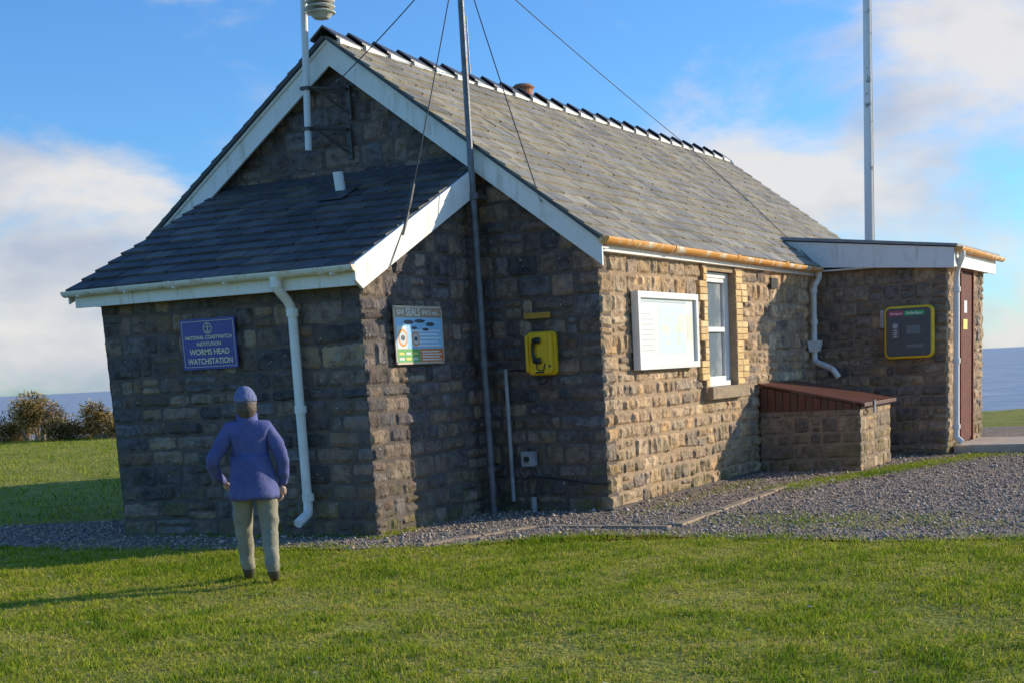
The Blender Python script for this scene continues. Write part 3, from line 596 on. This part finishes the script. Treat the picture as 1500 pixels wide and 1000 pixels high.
for i in range(320):
    x=rr.uniform(-5,6.5); y=rr.uniform(-8.3,-3.2); z=hz(x,y)+rr.uniform(.014,.028); s=rr.uniform(.008,.022); a=rr.uniform(0,6.28)
    p=[Vector((x+s*math.cos(a+q),y+s*math.sin(a+q),z+rr.uniform(-.004,.006))) for q in (0,2.1,4.2)]
    lv+=[tuple(v) for v in p]; c=rr.choice([(.35,.2,.08),(.5,.42,.3),(.22,.13,.06),(.65,.62,.55)]); lc+=[(*c,1)]*3
bulk('fallen_leaves',np.array(lv),np.arange(len(lv)).reshape(-1,3),np.array(lc),m_gr,3)
Z=empty('path_edging_stone'); mb=MB()
def kerb(a,b):
    a=Vector((*a,0));b=Vector((*b,0)); d=(b-a); n=max(1,int(d.length/.6)); dn=d.normalized(); s=Vector((-dn.y,dn.x,0))*.05
    for i in range(n):
        jx=Vector((random.uniform(-.015,.015),random.uniform(-.015,.015),0)); p=a+d*(i/n)+dn*.015+jx; q=a+d*((i+1)/n)-dn*.015; h=random.uniform(.018,.032)
        mb.prism([p-s+Vector((0,0,-.05)),p+s+Vector((0,0,-.05)),p+s+Vector((0,0,h)),p-s+Vector((0,0,h))],q-p)
kerb((-.55,-2.85),(-.15,-1.4)); kerb((-.1,-1.38),(1.3,-1.42)); kerb((1.3,-1.3),(1.12,2.5))
mb.obj('edging',m_kerb,Z,bevel=.008)
Z=empty('door_step_slab'); mb=MB(); mb.box(2.0,4.8,7.7,9.5,-.05,.12); mb.obj('slab',m_conc,Z,bevel=.02)
m=MB(); m.box(-.02,.06,-.02,4.7,-.1,.03); m.box(-XL-.04,-XA+.04,-D-.05,-D+.02,-.1,.025); m.obj('wall_footing',m_mortar,B,bevel=.01)
# ---------------------------------------------------------------- sea
sm=bpy.data.materials.new('sea'); sm.use_nodes=True; nt=sm.node_tree;N=nt.nodes;L=nt.links;p=N['Principled BSDF']
p.inputs['Roughness'].default_value=.5; p.inputs['Specular IOR Level'].default_value=.3
tc=N.new('ShaderNodeTexCoord'); mp=N.new('ShaderNodeMapping'); mp.inputs['Scale'].default_value=(.012,.03,.05); L.new(tc.outputs['Object'],mp.inputs[0])
nz=N.new('ShaderNodeTexNoise'); nz.inputs['Scale'].default_value=1; nz.inputs['Detail'].default_value=10; nz.inputs['Roughness'].default_value=.75; L.new(mp.outputs[0],nz.inputs['Vector'])
b=N.new('ShaderNodeBump'); b.inputs['Strength'].default_value=.5; b.inputs['Distance'].default_value=6; L.new(nz.outputs[0],b.inputs['Height']); L.new(b.outputs[0],p.inputs['Normal'])
mr=N.new('ShaderNodeMapRange'); mr.inputs[1].default_value=.4; mr.inputs[2].default_value=.6; L.new(nz.outputs[0],mr.inputs[0]); mx=N.new('ShaderNodeMix'); mx.data_type='RGBA'; mx.inputs[6].default_value=(.24,.32,.4,1); mx.inputs[7].default_value=(.5,.54,.56,1); L.new(mr.outputs[0],mx.inputs[0]); L.new(mx.outputs[2],p.inputs['Base Color'])
mb=MB(); mb.add([(-60000,40,-45),(60000,40,-45),(60000,70000,-45),(-60000,70000,-45)],[(0,1,2,3)]); mb.obj('sea',sm)
# ---------------------------------------------------------------- gorse bush
def bush(name,cx,cy,w,h,n,seed):
    rg=np.random.default_rng(seed); Z=empty(name); lobes=[]
    for _ in range(26):
        u=rg.uniform(-.5,.5); dome=max(.25,1-(2*u)**2)*rg.uniform(.75,1.0); ht=h*dome; rz_=rg.uniform(.14,.24)*h
        lobes.append((u*w,rg.uniform(-.35,.35)*w*.5,max(rz_*.7,(ht-rz_)*rg.uniform(.35,1)),rg.uniform(.08,.15)*w,rz_))
    V=[];C=[]
    pal=np.array([(.07,.075,.02),(.18,.15,.045),(.6,.38,.12),(.75,.48,.16),(.34,.26,.08),(.85,.62,.25)])
    for i in range(n):
        li=rg.integers(len(lobes)); l=lobes[li]; d=rg.normal(size=3); d/=np.linalg.norm(d); r=rg.uniform(.5,1.25)
        p=np.array([l[0]+d[0]*l[3]*r,l[1]+d[1]*l[3]*r,max(.02,l[2]+d[2]*l[4]*r)])
        t=rg.normal(size=3); t/=np.linalg.norm(t); q=rg.normal(size=3); q/=np.linalg.norm(q); s=rg.uniform(.025,.07)
        dirr=d*.8+t*.6
        V+= [p-q*s*.4,p+q*s*.4,p+dirr*s*1.8]; c=pal[min(5,int(rg.integers(0,4)+(r>1.0)*2))]*rg.uniform(.6,1.2)*(.5 if li%3==0 else 1)*(.45 if r<.75 else 1); C+=[(*np.minimum(c,.85),1)]*3
    V=np.array(V)+np.array([cx,cy,0]); o=bulk('foliage',V,np.arange(len(V)).reshape(-1,3),np.array(C),m_gr,3); o.parent=Z
    mb=MB()
    for i in range(14):
        x=rg.uniform(-.35,.35)*w; mb.tube([(cx+x*.5,cy,-.05),(cx+x*.9,cy+rg.uniform(-.3,.3),h*.3),(cx+x*1.1,cy+rg.uniform(-.4,.4),h*.5)],[.05,.03,.01],6)
    mb.obj('stems',m_kerb,Z)
bush('gorse_bush',-30.6,21.0,3.3,1.75,16000,2)
bush('gorse_bush.001',-28.1,21.4,2.5,1.3,9000,4)
# ---------------------------------------------------------------- person
def skin(verts,edges,rad,root=0,sub=2):
    me=bpy.data.meshes.new('s'); me.from_pydata(verts,edges,[]); o=bpy.data.objects.new('s',me); COL.objects.link(o)
    m=o.modifiers.new('k','SKIN'); m.use_smooth_shade=True
    for i,r in enumerate(rad): me.skin_vertices[0].data[i].radius=r if isinstance(r,tuple) else (r,r)
    for v in me.skin_vertices[0].data: v.use_root=False
    me.skin_vertices[0].data[root].use_root=True
    s=o.modifiers.new('u','SUBSURF'); s.levels=sub; s.render_levels=sub
    bpy.context.view_layer.update(); dg=bpy.context.evaluated_depsgraph_get(); m2=bpy.data.meshes.new_from_object(o.evaluated_get(dg)); bpy.data.objects.remove(o); return m2
m_jack=mat('jacket_fabric',(.12,.13,.32),(.075,.085,.23),5,.85,1,7)
m_trou=mat('trouser_fabric',(.34,.3,.21),(.25,.22,.16),6,.9,1,9)
m_skin=mat('skin',(.58,.36,.27),None,rough=.55)
m_hair=mat('hair',(.08,.055,.04),(.14,.09,.06),30,.6,.5,60)
m_shoe=mat('shoe',(.09,.075,.06),None,rough=.6)
m_hat=mat('knitted_hat',(.2,.23,.4),(.14,.16,.3),30,.9,.8,60)
PZ=empty('walking_woman'); PZ.location=(-.60,-4.98,hz(-.6,-4.98)+.005); PZ.rotation_euler=(0,0,math.radians(38)); PZ.scale=(.86,.86,.83)
vs=[(0,0,.95),(0,.0,1.08),(0,.01,1.24),(0,.0,1.38),(0,.01,1.46),(0,.02,1.53),
(-.15,0,1.39),(-.225,-.01,1.27),(-.33,-.03,1.12),(-.31,.1,.98),(-.25,.19,.92),
(.15,0,1.39),(.22,-.01,1.27),(.27,-.06,1.12),(.27,-.0,.97),(.25,.05,.87),
(-.1,.01,.87),(-.115,.09,.68),(-.12,.13,.49),(-.115,.16,.28),(-.11,.17,.1),(-.115,.24,.05),(-.12,.36,.035),
(.1,-.01,.87),(.105,.02,.68),(.105,.0,.49),(.105,-.1,.29),(.105,-.17,.12),(.11,-.1,.055),(.115,.02,.035)]
ed=[(0,1),(1,2),(2,3),(3,4),(4,5),(3,6),(6,7),(7,8),(8,9),(9,10),(3,11),(11,12),(12,13),(13,14),(14,15),(0,16),(16,17),(17,18),(18,19),(19,20),(20,21),(21,22),(0,23),(23,24),(24,25),(25,26),(26,27),(27,28),(28,29)]
ra=[(.18,.135),(.17,.13),(.175,.13),(.155,.115),(.065,.065),(.055,.055),.085,.077,.066,.056,.044,.085,.077,.066,.056,.044,.112,.103,.082,.075,.062,.052,.04,.112,.103,.082,.075,.062,.052,.04]
me=skin(vs,ed,ra)
for mm in (m_jack,m_trou,m_shoe,m_skin): me.materials.append(mm)
for p_ in me.polygons:
    c=p_.center
    arm=abs(c.x)>.2 or (c.y>.14 and c.z>.8)
    p_.material_index=3 if c.z>1.5 else (0 if (c.z>.82 or arm) else (2 if c.z<.11 else 1))
    p_.use_smooth=True
for v in me.vertices:
    c=v.co
    if .12<c.z<1.42:
        v.co=c+v.normal*(.010*noise.noise(Vector((c.x*9,c.y*9,c.z*16)))+.008*math.sin(c.z*60+c.x*14+c.y*10)*noise.noise(c*6))
o=bpy.data.objects.new('body',me); COL.objects.link(o); o.parent=PZ
def ring(name,zs,rxs,rys,mt,cy=0,n=40,wob=0):
    mb=MB(); V=[];
    for z,rx,ry in zip(zs,rxs,rys):
        for k in range(n):
            a=2*math.pi*k/n; w_=1+wob*math.sin(a*5+z*9)+wob*.6*math.sin(a*11+z*21); V.append((rx*math.cos(a)*w_,cy+ry*math.sin(a)*w_,z))
    mb.add(V,[(i*n+k,i*n+(k+1)%n,(i+1)*n+(k+1)%n,(i+1)*n+k) for i in range(len(zs)-1) for k in range(n)]); o=mb.obj(name,mt,PZ,smooth=True,fixn=False); s=o.modifiers.new('s','SOLIDIFY'); s.thickness=.01; return o
ring('jacket_hem',[.76,.8,.86,.93,1.0,1.06,1.12,1.17],[.212,.218,.213,.2,.188,.178,.172,.163],[.163,.168,.163,.155,.145,.138,.13,.118],m_jack,wob=.035)
ring('collar',[1.42,1.47,1.53],[.11,.092,.09],[.1,.088,.086],m_jack,.01)
bm=bmesh.new(); bmesh.ops.create_uvsphere(bm,u_segments=32,v_segments=24,radius=1)
for v in bm.verts:
    x,y,z=v.co; jaw=1-.28*max(0,-z)**1.3
    X_=x*.079*jaw; Y_=y*.098*(1-.12*max(0,-z)); Z_=z*.12
    if y>.8 and -.35<z<.2 and abs(x)<.22: Y_+=.018*(1-abs(x)/.22)*(1-abs(z+.12)/.45)
    if y>.7 and .02<z<.25 and .2<abs(x)<.55: Y_-=.006
    if y>.75 and -.62<z<-.42 and abs(x)<.35: Y_+=.004
    v.co=(X_,Y_+.02,Z_+1.625)
me=bpy.data.meshes.new('head'); bm.to_mesh(me); bm.free(); me.materials.append(m_skin); me.shade_smooth(); o=bpy.data.objects.new('head',me); COL.objects.link(o); o.parent=PZ
def ell(name,c,r,mt,seg=16,cond=None,rot=None):
    bm=bmesh.new(); bmesh.ops.create_uvsphere(bm,u_segments=seg,v_segments=seg,radius=1)
    if cond: bmesh.ops.delete(bm,geom=[v for v in bm.verts if not cond(v.co)],context='VERTS')
    for v in bm.verts: v.co=Vector((v.co.x*r[0],v.co.y*r[1],v.co.z*r[2]))+Vector(c)
    me=bpy.data.meshes.new(name); bm.to_mesh(me); bm.free(); me.materials.append(mt); me.shade_smooth(); o=bpy.data.objects.new(name,me); COL.objects.link(o); o.parent=PZ; return o
for sx in (-1,1):
    ell('eye',(sx*.03,.101,1.64),(.013,.012,.009),m_white2,10); ell('pupil',(sx*.03,.111,1.64),(.005,.004,.005),m_black,8)
    ell('ear',(sx*.08,.015,1.62),(.012,.02,.032),m_skin,10)
ell('mouth',(0,.105,1.565),(.022,.006,.005),mat('lips',(.4,.15,.13),None),10)
ell('hat',(0,.012,1.65),(.095,.116,.125),m_hat,24,cond=lambda c:c.z>-.0)
ring('hat_brim',[1.63,1.65,1.69],[.096,.099,.095],[.117,.12,.115],m_hat,.012)
ell('hair',(0,-.016,1.585),(.092,.1,.12),m_hair,20,cond=lambda c:c.y<.25)
def hand(c,dirv,side):
    c=Vector(c); dv=Vector(dirv).normalized(); sd=Vector((0,1,0)) if abs(dv.y)<.8 else Vector((1,0,0)); sd=(sd-dv*sd.dot(dv)).normalized(); pn=dv.cross(sd).normalized()*side
    me=skin([c-dv*.02,c+dv*.03,c+dv*.075],[(0,1),(1,2)],[(.03,.022),(.04,.02),(.04,.018)],0,2); me.materials.append(m_skin); me.shade_smooth(); o=bpy.data.objects.new('palm',me); COL.objects.link(o); o.parent=PZ
    mb=MB()
    for k,(off,ln) in enumerate(((-.03,.06),(-.01,.07),(.01,.075),(.03,.066))):
        a=c+dv*.07+sd*off; b=a+dv*ln*.45+pn*.008; d_=b+dv*ln*.3+pn*.022; e=d_+dv*ln*.12+pn*.024; mb.tube([a,b,d_,e],[.0095,.009,.0082,.006],8)
    a=c+dv*.015+sd*.032; mb.tube([a,a+sd*.028+dv*.025,a+sd*.034+dv*.055+pn*.01],[.012,.011,.007],8)
    mb.obj('fingers',m_skin,PZ,smooth=True)
hand((-.235,.215,.90),(.15,.45,-.6),1); hand((.247,.065,.845),(-.05,.25,-1),-1)
# ---------------------------------------------------------------- light
sd_=Vector((1,1.1,0)).normalized(); EL=math.radians(17); sv=Vector((sd_.x*math.cos(EL),sd_.y*math.cos(EL),math.sin(EL)))
su=bpy.data.lights.new('sun','SUN'); su.energy=5; su.angle=math.radians(.5); su.color=(1,.88,.66)
so=bpy.data.objects.new('sun',su); COL.objects.link(so); so.rotation_euler=sv.to_track_quat('Z','Y').to_euler()
wd=bpy.data.worlds.new('World'); S.world=wd; wd.use_nodes=True; nt=wd.node_tree;N=nt.nodes;L=nt.links
bg=N['Background']; bg.inputs[1].default_value=.15
sk=N.new('ShaderNodeTexSky'); sk.sky_type='NISHITA'; sk.sun_disc=False; sk.sun_elevation=EL; sk.sun_rotation=math.atan2(1,1.1); sk.air_density=1; sk.dust_density=.4; sk.ozone_density=2
tc=N.new('ShaderNodeTexCoord'); sp=N.new('ShaderNodeSeparateXYZ'); L.new(tc.outputs['Generated'],sp.inputs[0])
def math_(op,a,b=None,c=None):
    n=N.new('ShaderNodeMath'); n.operation=op
    for i,x in enumerate((a,b,c)):
        if x is None: continue
        if isinstance(x,(int,float)): n.inputs[i].default_value=x
        else: L.new(x,n.inputs[i])
    return n.outputs[0]
az=math_('ARCTAN2',sp.outputs[0],sp.outputs[1]); el=sp.outputs[2]
def gauss(ac,ec,sa_,se,tilt=0):
    da=math_('SUBTRACT',az,ac); de=math_('SUBTRACT',el,ec); de=math_('SUBTRACT',de,math_('MULTIPLY',da,tilt))
    q=math_('ADD',math_('POWER',math_('ABSOLUTE',math_('DIVIDE',da,sa_)),2),math_('POWER',math_('ABSOLUTE',math_('DIVIDE',de,se)),2)); return math_('EXPONENT',math_('MULTIPLY',q,-1))
cv=N.new('ShaderNodeCombineXYZ'); L.new(az,cv.inputs[0]); L.new(math_('MULTIPLY',el,2.0),cv.inputs[1])
nz=N.new('ShaderNodeTexNoise'); nz.inputs['Scale'].default_value=6.5; nz.inputs['Detail'].default_value=8; nz.inputs['Roughness'].default_value=.58; nz.inputs['Distortion'].default_value=.25; L.new(cv.outputs[0],nz.inputs['Vector'])
g1=gauss(-.9,.085,.24,.08); g2=gauss(-.19,.17,.17,.085,.1); g3=gauss(-.3,.0,.9,.045); g4=gauss(-.3,.10,.14,.03)
den=math_('ADD',nz.outputs[0],math_('ADD',math_('MULTIPLY',g1,.4),math_('ADD',math_('MULTIPLY',g2,.3),math_('ADD',math_('MULTIPLY',g3,.2),math_('MULTIPLY',g4,.18)))))
mr=N.new('ShaderNodeMapRange'); mr.interpolation_type='SMOOTHSTEP'; mr.inputs[1].default_value=.56; mr.inputs[2].default_value=.84; mr.inputs[4].default_value=.92; L.new(den,mr.inputs[0])
n2_=N.new('ShaderNodeTexNoise'); n2_.inputs['Scale'].default_value=7; n2_.inputs['Detail'].default_value=6; L.new(cv.outputs[0],n2_.inputs['Vector'])
cm=N.new('ShaderNodeMix'); cm.data_type='RGBA'; cm.inputs[6].default_value=(3.3,3.6,4.3,1); cm.inputs[7].default_value=(5.6,5.4,5.2,1)
m3=N.new('ShaderNodeMapRange'); m3.inputs[1].default_value=.36; m3.inputs[2].default_value=.58; L.new(n2_.outputs[0],m3.inputs[0]); L.new(m3.outputs[0],cm.inputs[0])
ti=N.new('ShaderNodeMix'); ti.data_type='RGBA'; ti.blend_type='MULTIPLY'; ti.inputs[0].default_value=1; L.new(sk.outputs[0],ti.inputs[6]); ti.inputs[7].default_value=(.52,.92,1.42,1)
mx=N.new('ShaderNodeMix'); mx.data_type='RGBA'; L.new(mr.outputs[0],mx.inputs[0]); L.new(ti.outputs[2],mx.inputs[6]); L.new(cm.outputs[2],mx.inputs[7]); L.new(mx.outputs[2],bg.inputs[0])
# ---------------------------------------------------------------- camera
f_,cx,cy,yaw,pitch,roll=2078.5028,874.5226,944.8070,-0.4551,-0.1937,-0.0487
fw=Vector((math.sin(yaw)*math.cos(pitch),math.cos(yaw)*math.cos(pitch),math.sin(pitch))); r=Vector((math.cos(yaw),-math.sin(yaw),0)); u=r.cross(fw)
r2=r*math.cos(roll)+u*math.sin(roll); u2=-r*math.sin(roll)+u*math.cos(roll)
cd=bpy.data.cameras.new('camera'); co=bpy.data.objects.new('camera',cd); COL.objects.link(co)
Mx=Matrix(((r2.x,u2.x,-fw.x,6.3994),(r2.y,u2.y,-fw.y,-13.5273),(r2.z,u2.z,-fw.z,1.5),(0,0,0,1))); co.matrix_world=Mx
cd.sensor_width=36; cd.lens=f_/1500*36; cd.shift_x=(750-cx)/1500; cd.shift_y=(cy-500)/1500; cd.clip_end=150000; cd.clip_start=.1
S.camera=co
